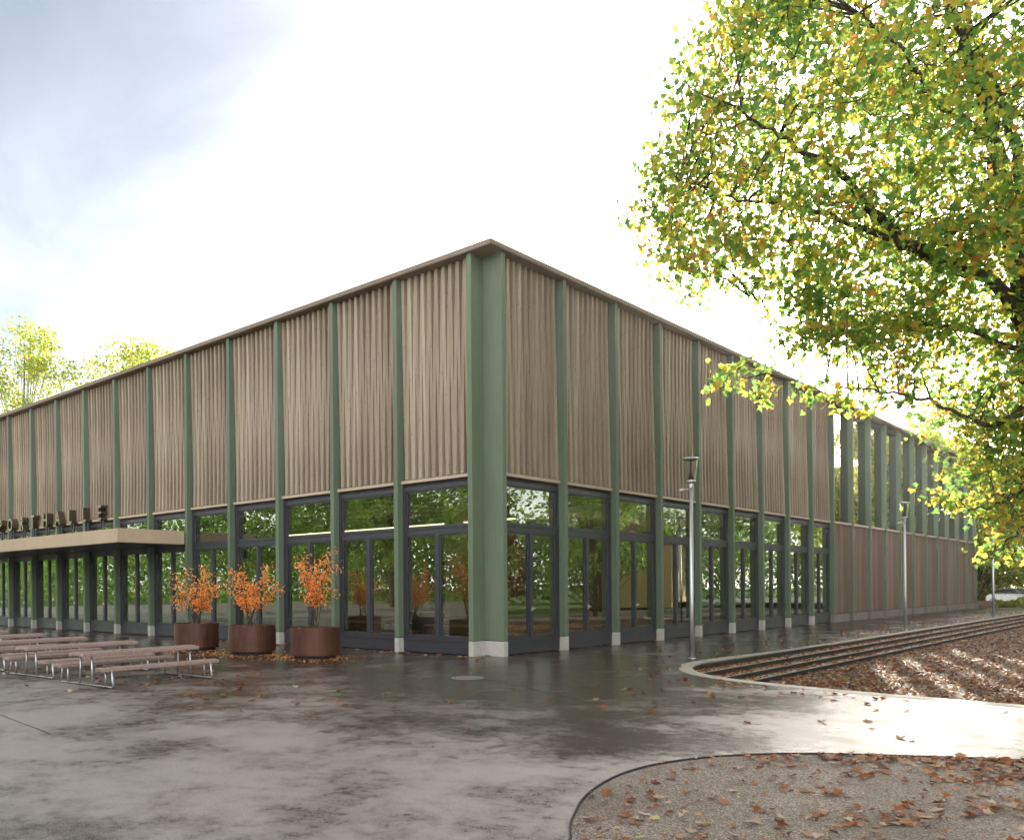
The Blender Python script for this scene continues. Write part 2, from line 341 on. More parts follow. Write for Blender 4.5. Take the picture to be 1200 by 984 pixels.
# plaza: asphalt slab whose rim is the kerb
plaza_poly = [(p.x, p.y) for p in outer]+[(24, -55), (-70, -55), (-70, 60)]
pl = sheet('plaza_asphalt', plaza_poly, 0, 'asphalt')
mb = MB(); ed = plaza_poly[len(outer):]; ring = [(24, outer[-1].y)]+ed
for a, b in zip(ring[:-1], ring[1:]): mb.add([(*a, 0), (*b, 0), (*b, -.7), (*a, -.7)], [(0, 1, 2, 3)])
tag(mb.build('plaza_edge', 'concrete'), kind='structure')
sheet('parking_asphalt', [(-70, 60.02), (30, 60.02), (30, 110), (-70, 110)], -.002, 'asphalt')
# kerb strip round the steps and the sunken garden
mb = MB(); n = len(inner)
mb.add([(p.x, p.y, .006) for p in inner]+[(p.x, p.y, .006) for p in outer]+[(p.x, p.y, -.03) for p in inner]+[(p.x, p.y, -.03) for p in outer],
       [(i, i+1, n+i+1, n+i) for i in range(n-1)]+[(i, i+1, 2*n+i+1, 2*n+i) for i in range(n-1)]+[(n+i, n+i+1, 3*n+i+1, 3*n+i) for i in range(n-1)])
tag(mb.build('kerb_strip', 'kerb'), kind='structure')
mb = MB(); mb.add([(p.x, p.y, -.03) for p in inner]+[(p.x, p.y, -.7) for p in inner], [(i, i+1, n+i+1, n+i) for i in range(n-1)])
tag(mb.build('retaining_edge', 'riser'), kind='structure')
# the stairs down: three treads below the plaza
def innx(y):                      # x of inner kerb at y on the straight side
    best = min((p for p in inner if p.y > .0), key=lambda p: abs(p.y-y)); return best.x
xr = [4.27, 4.485, 4.70, 4.915]; rz_ = .12
st = thing('garden_steps', 'long flight of shallow concrete steps with dark risers, littered with brown leaves', 'steps')
near = {1: 1.35, 2: .45, 3: -.15}
for i in (1, 2, 3):
    a, b = xr[i-1], xr[i]
    mb = MB(); mb.box(a-.12, b, near[i]-.9, 60, -rz_*i-.02, -rz_*i); mb.build('tread', 'kerb', st, bevel=.004)
    mb = MB(); mb.box(a-.1, b-.012, near[i]-.9, 60, -rz_*(i+1)-.02, -rz_*i-.021); mb.build('riser', 'riser', st)
mb = MB(); mb.box(4.0, 4.266, 1.6, 60, -.125, -.018); mb.build('riser', 'riser', st)
sheet('sunken_garden_ground', [(4.5, -1.0), (6.6, -1.7), (24, -4), (24, 60), (4.5, 60)], -.48, 'earth')
# foreground gravel bed
gk = catmull([(24, -4.6), (15, -5.0), (12, -5.4), (10.84, -5.72), (10.23, -6.03), (9.6, -6.4), (9.23, -6.67), (8.89, -7.01), (8.6, -7.47), (8.42, -8.05), (8.42, -8.67), (8.6, -9.37), (8.9, -10), (9.3, -10.8), (9.6, -13), (9.6, -20)], 6)
sheet('gravel_path', [(p.x, p.y) for p in gk]+[(24, -20)], .005, 'gravel')
mb = MB(); go = offset(gk, -.012); n = len(gk)
mb.add([(p.x, p.y, .022) for p in gk]+[(p.x, p.y, .022) for p in go]+[(p.x, p.y, 0) for p in gk]+[(p.x, p.y, 0) for p in go],
       [(i, i+1, n+i+1, n+i) for i in range(n-1)]+[(i, i+1, 2*n+i+1, 2*n+i) for i in range(n-1)]+[(n+i, n+i+1, 3*n+i+1, 3*n+i) for i in range(n-1)])
tag(mb.build('steel_edging', 'dark'), 'thin dark steel edging curving round the gravel bed', 'edging')
mb = MB()
for a, b in (((-14, -4.6), (5.2, -3.4)), ((3.2, -3.6), (8.3, -6.2)), ((-9, -9.6), (2.5, -10.8)), ((.4, -.4), (.9, -4.0)), ((-3.5, -3.9), (1.5, -14))):
    a, b = Vector(a), Vector(b); nn = 24; d = (b-a).normalized(); q = Vector((-d.y, d.x)); pts = [a.lerp(b, i/nn)+q*random.uniform(-.012, .012) for i in range(nn+1)]; k = len(mb.v)
    mb.v += [(p.x+q.x*s*random.uniform(.004, .009), p.y+q.y*s*random.uniform(.004, .009), .0035) for p in pts for s in (-1, 1)]; mb.f += [(k+2*i, k+2*i+1, k+2*i+3, k+2*i+2) for i in range(nn)]
tag(mb.build('paving_joint', 'riser'), kind='structure')
dc = thing('drain_cover', 'pale oval drain cover set into the dark asphalt near the corner', 'drain cover', (2.3, -3.5, 0))
MB().lathe([(.0, .008), (.22, .008), (.24, .002)], cap=False).build('cover', 'plinth', dc); MB().lathe([(.245, .003), (.27, .006), (.29, .002)], cap=False).build('rim', 'galv', dc)

# ================================================================ SPORTS HALL
B = 2.431; A1 = .567; A2 = .408; W = .14; HP = 4.14; HT = 9.195; RTOP = 9.30
NL, NR = 13, 20
hall = thing('sports_hall', 'large flat-roofed timber hall with green posts, grey-brown slatted upper walls and tall ground-floor windows', 'building')
def slat_mesh(width, z0, z1, pitch=.236, amp=.10):
    """boards leaning alternately out at the top and out at the foot; x from 0..width, y = outward negative"""
    mb = MB(); n = max(2, round(width/pitch)); p = width/n; bw = p*.5-.022
    for i in range(2*n):
        x0 = i*p/2+.011; out_top = (i % 2 == 0)
        yt = 0 if out_top else amp; yb = amp*.96 if out_top else 0
        d = .035
        x1 = x0+bw
        mb.add([(x0, yb, z0), (x1, yb, z0), (x1, amp+d, z0), (x0, amp+d, z0), (x0, yt, z1), (x1, yt, z1), (x1, amp+d, z1), (x0, amp+d, z1)],
               [(0, 3, 2, 1), (4, 5, 6, 7), (0, 1, 5, 4), (1, 2, 6, 5), (2, 3, 7, 6), (3, 0, 4, 7)])
    return mb
def battens(width, z0, z1, pitch=.19):
    mb = MB(); n = round(width/pitch); p = width/n
    for i in range(n): mb.box(i*p+.025, (i+1)*p-.045, 0, .06, z0, z1)
    return mb
def window_parts(root, x0, x1, door=False, closed=False):
    """frame in local facade coords: x along, y inward; then pane and handle"""
    y0 = .175; y1 = .29; mb = MB(); zt = 4.05
    mb.box(x0, x1, y0, y1, 0.02, .31)                       # kick panel
    mb.box(x0, x1, y0-.02, y0-.002, .30, .335)
    mb.box(x0, x0+.09, y0, y1, .312, zt); mb.box(x1-.09, x1, y0, y1, .312, zt)
    mb.box(x0+.091, x1-.091, y0, y1, zt-.10, zt); mb.box(x0+.091, x1-.091, y0+.01, y1, 2.86, 3.04)
    mb.box(x0+.091, x1-.091, y0-.012, y0+.008, 3.0, 3.04)
    mb.box(x0+.091, x1-.091, y0+.01, y1, .312, .40)
    c = (x0+x1)/2; mb.box(c-.06, c+.06, y0+.005, y1, .401, 2.859)
    for a, b, c0, c1 in ((x0+.091, c-.061, .401, 2.859), (c+.061, x1-.091, .401, 2.859), (x0+.091, x1-.091, 3.041, zt-.101)):
        t = .035
        mb.box(a, a+t, y0+.025, y1-.02, c0, c1); mb.box(b-t, b, y0+.025, y1-.02, c0, c1); mb.box(a+t, b-t, y0+.025, y1-.02, c0, c0+t); mb.box(a+t, b-t, y0+.025, y1-.02, c1-t, c1)
    fr = mb.build('door' if door else 'window', 'frame', root)
    t = .036; g = MB()
    for a, b, c0, c1 in ((x0+.091, c-.061, .401, 2.859), (c+.061, x1-.091, .401, 2.859), (x0+.091, x1-.091, 3.041, zt-.101)):
        yy = y0+.062; g.add([(a+t, yy, c0+t), (b-t, yy, c0+t), (b-t, yy, c1-t), (a+t, yy, c1-t)], [(0, 1, 2, 3)])
    g.build('pane', 'glass', fr)
    if door:
        h = MB(); h.box(c-.012, c+.012, y0-.03, y0+.004, 1.0, 1.9-.9+.12); h.tube([(c+.0, y0-.03, 1.06), (c+.1, y0-.03, 1.06)], .012); h.build('handle', 'steel', fr)
    return fr
def post_parts(root, x0, open_=False):
    mb = MB(); mb.box(x0, x0+W, 0, .21 if open_ else .34, .36, HT-.002); po = mb.build('post', 'green', root, bevel=.004)
    mb = MB(); mb.box(x0-.003, x0+W+.003, -.003, .345, 0, .345); mb.build('base_block', 'plinth' if open_ else 'concrete', po, bevel=.004)
    mb = MB(); mb.box(x0+.01, x0+W-.01, .01, .33, .345, .36); mb.build('base_joint', 'dark', po)
    if open_:
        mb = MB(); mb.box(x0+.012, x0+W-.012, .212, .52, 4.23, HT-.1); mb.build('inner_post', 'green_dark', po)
    return po
# a facade frame is an Empty sub-assembly; parts are placed by matrices so every part stays a child of the hall
ML = Matrix.Identity(4)                                             # left facade: local x = world x, local y = world y
MR = Matrix(((0, -1, 0, 0), (1, 0, 0, 0), (0, 0, 1, 0), (0, 0, 0, 1)))   # right facade: local x -> +Y, local y(inward) -> -X
def put(o, side, shift):
    m = (ML if side == 'L' else MR)
    o.matrix_local = m @ Matrix.Translation((shift*K, 0, 0))
protos = {}
def place(kind, side, shift, maker):
    if kind not in protos:
        o = maker(); protos[kind] = o
    else: o = copy_tree(protos[kind], hall)
    put(o, side, shift); return o
CL = B-W
# corner wings
def wing(): return post_parts(hall, 0)
mb = MB(); mb.box(-A1-W, -A1, 0, .62, .36, HT-.002); po = mb.build('corner_post', 'green', hall, bevel=.004); mb = MB(); mb.box(-A1-W-.003, -A1+.003, -.003, .407, 0, .345); mb.build('base_block', 'concrete', po, bevel=.004)
mb = MB(); mb.box(-A1+.001, 0, A2, A2+W, .36, HT-.003); po = mb.build('corner_post', 'green', hall, bevel=.004); mb = MB(); mb.box(-A1+.005, .003, A2-.003, A2+W+.003, 0, .345); mb.build('base_block', 'concrete', po, bevel=.004)
mb = MB(); mb.box(-A1-.03, -.03, A2-.0, A2+W-.02, .346, .359); mb.build('base_joint', 'dark', po)
for i in range(1, NL+1): place('post', 'L', -A1-W-B*i, wing)
for i in range(1, 9): place('post', 'R', A2+B*i, wing)
for i in range(9, NR+1): place('open_post', 'R', A2+B*i, lambda: post_parts(hall, 0, True))
def upanel():
    o = slat_mesh(CL-.02, HP+.10, HT-.01).build('cladding_panel', 'larch', hall)
    for v in o.data.vertices: v.co.y += .145*K; v.co.x += .01*K
    mb = MB(); mb.box(.0, CL, .12, .34, HP, HP+.075); mb.build('sill_board', 'larch_trim', o); mb = MB(); mb.box(.0, CL, .32, .36, HP+.08, HT-.01); mb.build('backing_board', 'dark', o)
    mb = MB(); mb.box(.0, CL, .2, .4, 4.051, HP-.003); mb.build('head_board', 'dark', o)
    return o
for i in range(NL): place('upper', 'L', -A1-W-B*(i+1)+W, upanel)
for i in range(9): place('upper', 'R', A2+W+B*i, upanel)
for i in range(NL):
    d = i in (5, 7, 8, 10, 11)
    place('door' if d else 'window', 'L', -A1-B*(i+1), lambda: window_parts(hall, .0, CL, d))
for i in range(9):
    d = i in (0, 1, 2, 4, 5)
    place('door' if d else 'window', 'R', A2+W+B*i, lambda: window_parts(hall, .0, CL, d))
def lpanel():
    o = battens(CL-.02, .36, 4.12).build('lower_cladding', 'larch_low', hall)
    for v in o.data.vertices: v.co.y += .12*K; v.co.x += .01*K
    mb = MB(); mb.box(.0, CL, .185, .36, .05, 4.13); mb.build('backing_board', 'dark', o)
    mb = MB(); mb.box(.0, CL, .06, .50, 4.135, 4.225); mb.build('sill_board', 'larch_trim', o)
    mb = MB(); mb.box(.0, CL-.28, .07, .165, .0, .33); mb.build('plinth', 'plinth', o)
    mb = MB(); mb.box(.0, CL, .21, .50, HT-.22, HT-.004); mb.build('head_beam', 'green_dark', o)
    return o
for i in range(9, NR): place('lower', 'R', A2+W+B*i, lpanel)
XE = -A1-W-B*NL; YM = A2+B*9+W; YE = A2+B*NR+W; o_ = .09
# roof: fascia boards, soffit, roof sheet
mb = MB(); mb.box(XE, o_, -o_, YM, RTOP-.05, RTOP-.004); mb.box(XE+.1, -.7, .5, YM-.1, RTOP-.004, RTOP+.0); mb.build('roof', 'roof', hall)
mb = MB(); mb.box(XE, o_+.004, -o_-.02, -o_-.002, RTOP-.09, RTOP-.012); mb.box(o_+.005, o_+.022, -o_-.02, YE+.1, RTOP-.09, RTOP-.012); mb.build('fascia', 'fascia', hall)
mb = MB(); mb.box(XE, o_+.03, -o_-.03, -o_+.05, RTOP-.011, RTOP+.006); mb.box(o_-.05, o_+.03, -o_+.051, YE+.1, RTOP-.011, RTOP+.006); mb.build('roof_edge_flashing', 'flashing', hall)
mb = MB(); mb.box(XE, o_, -o_, .55, HT, RTOP-.055); mb.box(-.55, o_, .551, YE, HT, RTOP-.055); mb.build('soffit', 'fascia', hall)
mb = MB(); mb.box(-.5, o_+.0, YM+.003, YE+.09, RTOP-.05, RTOP-.002); mb.build('roof_beam', 'larch_trim', hall)
# other walls
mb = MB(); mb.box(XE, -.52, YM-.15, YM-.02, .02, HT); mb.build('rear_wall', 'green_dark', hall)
mb = MB(); mb.box(XE, XE+.15, .4, YM-.16, 0, HT); mb.build('end_wall', 'larch', hall)
mb = MB(); mb.box(-14, -.5, YM, YE-.05, 4.0, 4.13); mb.build('terrace_roof', 'roof', hall)
mb = MB(); mb.box(-14, -.4, YE-.12, YE-.02, 0, 3.99); mb.build('end_wall', 'larch_low', hall)
# interior
mb = MB(); mb.box(XE+.2, -.4, .4, YM-.2, .005, .02); mb.build('interior_floor', 'floor_in', hall)
mb = MB(); mb.box(XE+.2, -.4, .45, YM-.2, 4.2, 4.3)
mb.build('interior_ceiling', 'inner_wood', hall)
mb = MB()
for i in range(7): mb.box(XE+.2, -.4, .9+i*.85, 1.0+i*.85, 3.9, 4.195)
mb.build('ceiling_baffles', 'inner_wall', hall)
mb = MB(); mb.box(XE+.2, -9, 7.2, 7.4, .02, 4.19); mb.box(-9, -8.8, 7.2, YM-.3, .02, 4.19); mb.box(-4.2, -4.0, 3.0, 6.5, .02, 4.19); mb.build('interior_wall', 'inner_wall', hall)
em = bpy.data.materials.new('warm_glow_strip'); em.use_nodes = True; eb = em.node_tree.nodes['Principled BSDF']; eb.inputs['Base Color'].default_value = (.8, .8, .75, 1); eb.inputs['Emission Color'].default_value = (1, .80, .52, 1); eb.inputs['Emission Strength'].default_value = 1.0; M['strip'] = em
mb = MB(); mb.box(-12.5, -2.2, 1.45, 1.50, 3.16, 3.19); mb.box(-12.5, -2.2, 3.6, 3.70, 3.42, 3.45); mb.build('added_glow_strip', 'strip', hall)  # glowing strips added along pale beam lines to brighten the interior
mb = MB(); mb.box(-1.5, -1.45, 2.2, 21, 3.16, 3.19); mb.box(-5.9, -5.8, 7.2, 21, 3.42, 3.45); mb.build('added_glow_strip', 'strip', hall)
# canopy
X1 = -A1-W-B*5-.01; Y0 = -2.28
cn = MB(); cn.box(XE+.5, X1, Y0, -.012, 3.03, 3.46); cno = cn.build('canopy', 'canopy', hall, bevel=.006)
mb = MB(); mb.box(XE+.55, X1-.05, Y0+.05, -.02, 3.012, 3.028); mb.build('canopy_ceiling', 'frame', cno)
mb = MB()
for i in range(5): mb.lathe([(.07, 3.0), (.07, 3.011)], (-14.2-i*2.43, -.9), 12)
mb.build('canopy_downlight', 'steel', cno)
# cast lettering on the canopy
sg = thing('hall_sign', 'standing metal letters reading SPORTHALLE on top of the entrance canopy', 'sign', (-23.8, -.0, 3.46))
LX = [-29.3, -27.95, -26.85, -25.62, -24.5, -23.28, -22.1, -21.0, -19.8, -18.56]
for ch, lx in zip('SPORTHALLE', LX):
    cu = bpy.data.curves.new('letter', 'FONT'); cu.body = ch; cu.extrude = .13*K; cu.size = .76*K; cu.offset = .010*K; cu.align_x = 'CENTER'; cu.resolution_u = 6
    tmp = bpy.data.objects.new('tmp', cu); col.objects.link(tmp); bpy.context.view_layer.update()
    me = bpy.data.meshes.new_from_object(tmp.evaluated_get(bpy.context.evaluated_depsgraph_get())); bpy.data.objects.remove(tmp)
    me.name = 'letter'; me.materials.clear(); me.materials.append(M['letter'])
    o = bpy.data.objects.new('letter', me); col.objects.link(o); o.parent = sg; o.rotation_euler = (math.pi/2, 0, 0); o.scale = (.86, 1, 1)
    o.location = ((lx+23.8)*K, .0*K, (4.15-3.46)*K)
    mb = MB(); mb.box(-.13, -.09, -.02, .02, 0, .7); mb.box(.09, .13, -.02, .02, 0, .7); mb.build('letter_stand', 'frame', sg, loc=(lx+23.8, .0, .0))

# ================================================================ INDOOR FURNITURE
def indoor_table(loc, rz, label, src=[None]):
    if src[0] is None:
        t = thing('indoor_table', label, 'table', loc, rz, 'long wooden tables inside the hall')
        MB().box(-1.3, 1.3, -.3, .3, .56, .6).build('tabletop', 'inner_wood', t, bevel=.01)
        for x in (-1.1, 1.1):
            mb = MB(); mb.tube([(x, -.26, .02), (x, -.1, .56)], .018); mb.tube([(x, .26, .02), (x, .1, .56)], .018); mb.build('leg', 'inner_wood', t)
        for y in (-.55, .55):
            MB().box(-1.3, 1.3, y-.13, y+.13, .32, .35).build('bench_seat', 'inner_wood', t)
            mb = MB(); mb.box(-1.15, -1.11, y-.1, y+.1, .02, .32); mb.box(1.11, 1.15, y-.1, y+.1, .02, .32); mb.build('bench_leg', 'inner_wood', t)
        src[0] = t
    else:
        t = copy_tree(src[0]); t.location = Vector(loc)*K; t.rotation_euler = (0, 0, rz); t['label'] = label
    return t
indoor_table((-2.2, 1.7, .02), 0, 'pale wooden table and benches just inside the glass corner, left of the corner post')
indoor_table((-6.0, 1.9, .02), 0, 'pale wooden table and benches behind the glass to the right of the three planters')
indoor_table((-2.0, 4.0+4, .02), math.pi/2, 'pale wooden table and benches inside, behind the right side doors')
indoor_table((-9.6, 2.0, .02), 0, 'pale wooden table and benches inside, directly behind the planters')
cab = thing('bar_counter', 'dark counter with lit shelves deep inside the corner room', 'counter', (-7.0, 5.8, .02))
mb = MB(); mb.box(-1.6, 1.6, -.3, .3, 0, .75); mb.build('counter', 'green_dark', cab); MB().box(-1.65, 1.65, -.36, .36, .75, .79).build('counter_top', 'inner_wood', cab)
mb = MB()
for z in (1.2, 1.7, 2.2): mb.box(-1.6, 1.6, .9, 1.15, z, z+.03)
mb.box(-1.6, 1.6, 1.15, 1.19, .9, 2.6); mb.build('back_shelf', 'dark', cab)

# ================================================================ PICNIC SETS
def picnic():
    t = thing('picnic_table', 'x', 'picnic table', (0, 0, 0), 0, 'steel-framed picnic tables on the wet plaza')
    def planks(x0, x1, n, z, y0, y1):
        """rounded slab of planks along y; edges droop a little"""
        mb = MB(); p = (x1-x0)/n
        for i in range(n):
            a = x0+i*p+.004; b = x0+(i+1)*p-.004; e = (abs((i+.5)/n-.5)*2)**2.5*.025
            mb.box(a, b, y0, y1, z-.06-e, z-e)
        return mb
    planks(-.235, .235, 5, .565, -1.10, 1.12).build('tabletop', 'plank', t, bevel=.009)
    for s in (-1, 1):
        planks(s*.70-.125, s*.70+.125, 3, .345, -1.08, 1.12).build('seat', 'plank', t, bevel=.009)
    for y in (-.92, .95):
        mb = MB(); r = .017; zb = .018
        mb.tube([(-.80, y, .325), (-.85, y, .045), (-.83, y, zb), (.83, y, zb), (.85, y, .045), (.80, y, .325)], r, 8)
        for x in (-.62, .62): mb.tube([(x, y, zb), (x, y, .325)], r, 8)
        for x in (-.17, .17): mb.tube([(x*1.25, y, zb), (x, y, .54)], r, 8)
        mb.build('frame', 'galv', t, smooth=True)
        mb = MB(); mb.box(-.22, .22, y-.02, y+.02, .512, .53)
        for s in (-1, 1): mb.box(s*.70-.12, s*.70+.12, y-.02, y+.02, .302, .318)
        mb.build('bracket', 'galv', t)
    return t
p0 = picnic()
labs = ['picnic table nearest the rusty planters, rightmost of the row', 'picnic table second from the right, between the rightmost set and the third', 'picnic table third from the right in the row under the canopy',
        'picnic table fourth from the right, its end just inside the left edge of the photo', 'picnic table furthest left and back, only the tip of its top in view']
for i in range(5):
    o = p0 if i == 0 else copy_tree(p0)
    o.location = Vector((-1.93-2.27*i, -7.43+(.02*i), 0))*K; o.rotation_euler = (0, 0, math.radians(3.0)); o['label'] = labs[i]

# ================================================================ PLANTERS WITH SHRUBS
def shrub(root_loc, seed, label, h=1.45, wx=.62):
    r = np.random.default_rng(seed); t = thing('orange_shrub', label, 'shrub', root_loc, 0, 'orange autumn shrubs in the rusty planters')
    mb = MB(); tips = []
    for k in range(9):
        a = r.uniform(0, 2*math.pi); top = Vector((math.cos(a)*r.uniform(.1, wx), math.sin(a)*r.uniform(.1, wx*.8), h*r.uniform(.65, 1.05)))
        b = Vector((r.uniform(-.1, .1), r.uniform(-.1, .1), 0)); mid = b.lerp(top, .45)+Vector((0, 0, .18)); pts = catmull([b, b.lerp(mid, .5)+Vector((r.uniform(-.03, .03),)*3), mid, top], 4)
        mb.tube(pts, list(np.linspace(.012, .004, len(pts))), 5)
        for q in range(8):
            f = r.uniform(.38, 1); s_ = Vector(pts[int(f*(len(pts)-1))]); e = s_+Vector((r.uniform(-.32, .32), r.uniform(-.3, .3), r.uniform(-.05, .3)))
            mb.tube([s_, s_.lerp(e, .5)+Vector((0, 0, .03)), e], [.005, .004, .002], 4); tips += [(s_, e)]*1
        tips.append((Vector(pts[-5]), top))
    mb.build('stems', 'bark', t)
    C = []
    for s_, e in tips:
        for q in range(r.integers(11, 24)): C.append(np.array(s_.lerp(e, r.uniform(.25, 1.08)))+r.normal(size=3)*.05)
    C = np.array(C); leaves('foliage', C, r.uniform(.04, .085, len(C)), 'orange_leaf', t, 'oval'); return t
def planter(loc, label):
    t = thing('planter', label, 'planter', loc, 0, 'round rusty steel planters by the windows')
    MB().lathe([(.53, .07), (.555, .075), (.56, .09), (.56, .70), (.555, .705), (.535, .705), (.53, .69), (.53, .6)], n=48, cap=False).build('tub', 'corten', t, smooth=False)
    MB().lathe([(.47, 0), (.47, .072)], n=40).build('foot_ring', 'dark', t)
    MB().lathe([(.0, .655), (.3, .66), (.529, .64)], n=40, cap=False).build('soil', 'soil', t)
    return t
PL = [(-7.80, -2.68, 0), (-5.44, -2.60, 0), (-3.22, -2.44, 0)]
for (p, l, s, sl, h, wx) in zip(PL, ['leftmost of the three round rusty planters, beside the canopy end', 'middle one of the three round rusty planters', 'rightmost of the three round rusty planters, nearest the hall corner'], (11, 5, 23),
        ['orange-leaved shrub in the leftmost planter, beside the canopy end', 'wide orange-leaved shrub in the middle planter', 'tallest orange-leaved shrub, in the rightmost planter'], (1.45, 1.5, 1.68), (1.15, 1.05, .75)):
    planter(p, l); shrub((p[0], p[1], .66), s, sl, h, wx)

# ================================================================ LAMPS
def lamp(loc, label, src=[None]):
    if src[0] is None:
        t = thing('street_lamp', label, 'street lamp', loc, 0, 'slim grey lamp posts along the steps')
        MB().tube([(0, 0, 0), (0, 0, 1.2), (0, 0, 3.72)], [.055, .048, .036], 16).build('pole', 'galv', t, smooth=True)
        MB().lathe([(.085, 0), (.085, .012), (.058, .02)], n=20).build('base_plate', 'galv', t)
        MB().lathe([(.04, 3.70), (.05, 3.72), (.05, 3.80), (.085, 3.83), (.105, 3.845), (.105, 3.87), (.09, 3.88)], n=24).build('collar', 'galv', t)
        MB().lathe([(.094, 3.872), (.15, 4.33)], n=32, cap=False).build('lamp_glass', 'lampglass', t, smooth=True)
        MB().lathe([(.06, 3.88), (.06, 3.95), (.035, 4.02), (.02, 4.1), (.012, 4.33)], n=16).build('lamp_socket', 'shade', t)
        MB().lathe([(.155, 4.325), (.178, 4.335), (.18, 4.35), (.15, 4.37), (.03, 4.385)], n=32).build('lamp_cap', 'galv', t)
        mb = MB(); mb.tube([(0, 0, 3.68), (-.13, -.10, 3.68)], .018); mb.box(-.19, -.10, -.16, -.07, 3.655, 3.70); mb.build('side_bracket', 'galv', t)
        src[0] = t
    else: t = copy_tree(src[0]); t.location = Vector(loc)*K; t['label'] = label
    return t
lamp((3.50, 2.58, 0), 'tall grey lamp post standing at the rounded end of the steps, nearest the camera')
lamp((3.93, 17.4, 0), 'middle lamp post between the brown lower cladding and the steps')
lamp((4.02, 31.5, 0), 'furthest lamp post, half behind the low leaves past the end of the hall')

# ================================================================ TREES
def rodri(pts, n=5): return catmull(pts, n)
def big_tree():
    t = thing('plane_tree', 'large plane tree with yellowing leaves overhanging the right side, its trunk beside the sunken garden', 'tree', (10.3, 2.2, -.48))
    o0 = Vector((10.3, 2.2, -.48))
    def pw(px, py, d=14.):      # a point of the crown outline, d units into the scene
        return CP+VW*d+RT*((px-525)*d/1009)+Vector((0, 0, (687-py)*d/1009))-o0
    trunk = [Vector((0, 0, -.2)), Vector((-.05, -.05, .5)), pw(1236, 620), pw(1222, 520), pw(1214, 430), pw(1206, 350), pw(1192, 280)]
    mb = MB(); tp = rodri(trunk, 5); mb.tube(tp, list(np.linspace(.32, .19, len(tp))), 14)
    limbs = []
    def limb(P, r0, r1=.03):
        pts = rodri(P, 6)
        pts = [p+Vector((random.uniform(-.04, .04), random.uniform(-.04, .04), random.uniform(-.04, .04))) if 0 < i < len(pts)-1 else p for i, p in enumerate(pts)]
        lm = MB(); lm.tube(pts, list(np.linspace(r0*.78, r1*.5, len(pts))), 8); limbs.append(pts)
        mb.add(lm.v, lm.f)
    limb([pw(1195, 285), pw(1172, 220), pw(1165, 140, 13.8), pw(1140, 70, 13.5), pw(1115, 0, 13.3), pw(1085, -90, 13.2), pw(1060, -190, 13.4)], .19)
    limb([pw(1200, 300), pw(1198, 200, 14.5), pw(1165, 90, 14.8), pw(1140, 20, 15), pw(1130, -120, 15.4), pw(1150, -260, 15.6)], .13)
    limb([pw(1212, 400), pw(1160, 330, 13.8), pw(1080, 300, 13.4), pw(1035, 262, 13.2), pw(1000, 215, 13), pw(955, 185, 12.8), pw(900, 150, 12.6), pw(850, 120, 12.4)], .15, .02)
    limb([pw(1080, 300, 13.4), pw(1010, 268, 13.8), pw(940, 245, 14.2), pw(870, 235, 14.6), pw(800, 215, 15)], .075, .015)
    limb([pw(1200, 415), pw(1120, 388, 14.2), pw(1065, 386, 14.3), pw(1020, 396, 14.4), pw(950, 380, 14.5), pw(880, 350, 14.6)], .07, .012)
    limb([pw(1170, 170, 13.8), pw(1100, 120, 12.8), pw(1060, 60, 12.2), pw(1010, 20, 11.8)], .08, .015)
    limb([pw(1215, 500), pw(1150, 500, 13.2), pw(1080, 470, 13), pw(1010, 460, 12.8), pw(900, 440, 12.8)], .055, .01)
    limb([pw(1226, 560), pw(1190, 585, 13.5), pw(1150, 600, 13.2), pw(1105, 590, 13.1)], .045, .008)
    limb([pw(1226, 575), pw(1200, 620, 13.8), pw(1175, 645, 13.4), pw(1160, 655, 13.2)], .035, .008)
    limb([pw(1195, 285), pw(1260, 180, 14.3), pw(1330, 60, 14.6), pw(1370, -120, 15)], .17)
    limb([pw(1206, 350), pw(1300, 280, 14), pw(1420, 220, 14), pw(1540, 120, 14)], .14)
    limb([pw(1214, 430), pw(1290, 380, 15.5), pw(1400, 350, 17), pw(1480, 250, 18)], .12)
    limb([pw(1200, 300), pw(1180, 190, 16), pw(1150, 100, 17.5), pw(1130, 0, 19)], .12)
    limb([pw(1200, 300), pw(1230, 190, 12.5), pw(1260, 60, 11), pw(1270, -60, 10.4)], .12)
    # crown outline in (lateral, height); blobs of foliage fill it with depth
    poly = [(748, 190), (765, 150), (792, 60), (850, -40), (1000, -260), (1250, -380), (1500, -250), (1700, 50), (1680, 350), (1500, 500), (1330, 590), (1215, 660), (1170, 610), (1140, 550), (1085, 480), (1020, 450), (950, 420), (915, 395), (880, 375), (835, 345), (790, 335), (770, 290), (752, 235)]
    P = np.array(poly, float)
    def edge(px, py):
        ins = False; dm = 1e9
        for i in range(len(P)):
            a, b = P[i], P[(i+1) % len(P)]
            if (a[1] > py) != (b[1] > py) and px < (b[0]-a[0])*(py-a[1])/(b[1]-a[1])+a[0]: ins = not ins
            ab = b-a; q = np.clip(((px-a[0])*ab[0]+(py-a[1])*ab[1])/(ab@ab), 0, 1); dm = min(dm, math.hypot(px-a[0]-q*ab[0], py-a[1]-q*ab[1]))
        return dm if ins else -dm
    blobs = []; r = np.random.default_rng(3)
    while len(blobs) < 540:
        px, py = r.uniform(740, 1700), r.uniform(-390, 660); e = edge(px, py)
        if e < 14: continue
        if px > 1260 and r.uniform() < .6: continue
        d = 14+r.uniform(-1, 1)*min(4.2, .45+e/50.)
        blobs.append((pw(px, py, 14)+VW*(d-14), min(.95, .32+e/130.)*r.uniform(.75, 1.2)))
    while len(blobs) < 585:
        px, py = r.uniform(930, 1290), r.uniform(-60, 430); e = edge(px, py)
        if e < 26 or r.uniform() > .25+(px-930)/330: continue
        blobs.append((pw(px, py, 14)+VW*r.uniform(-2.8, 3.5), r.uniform(.3, .75)))
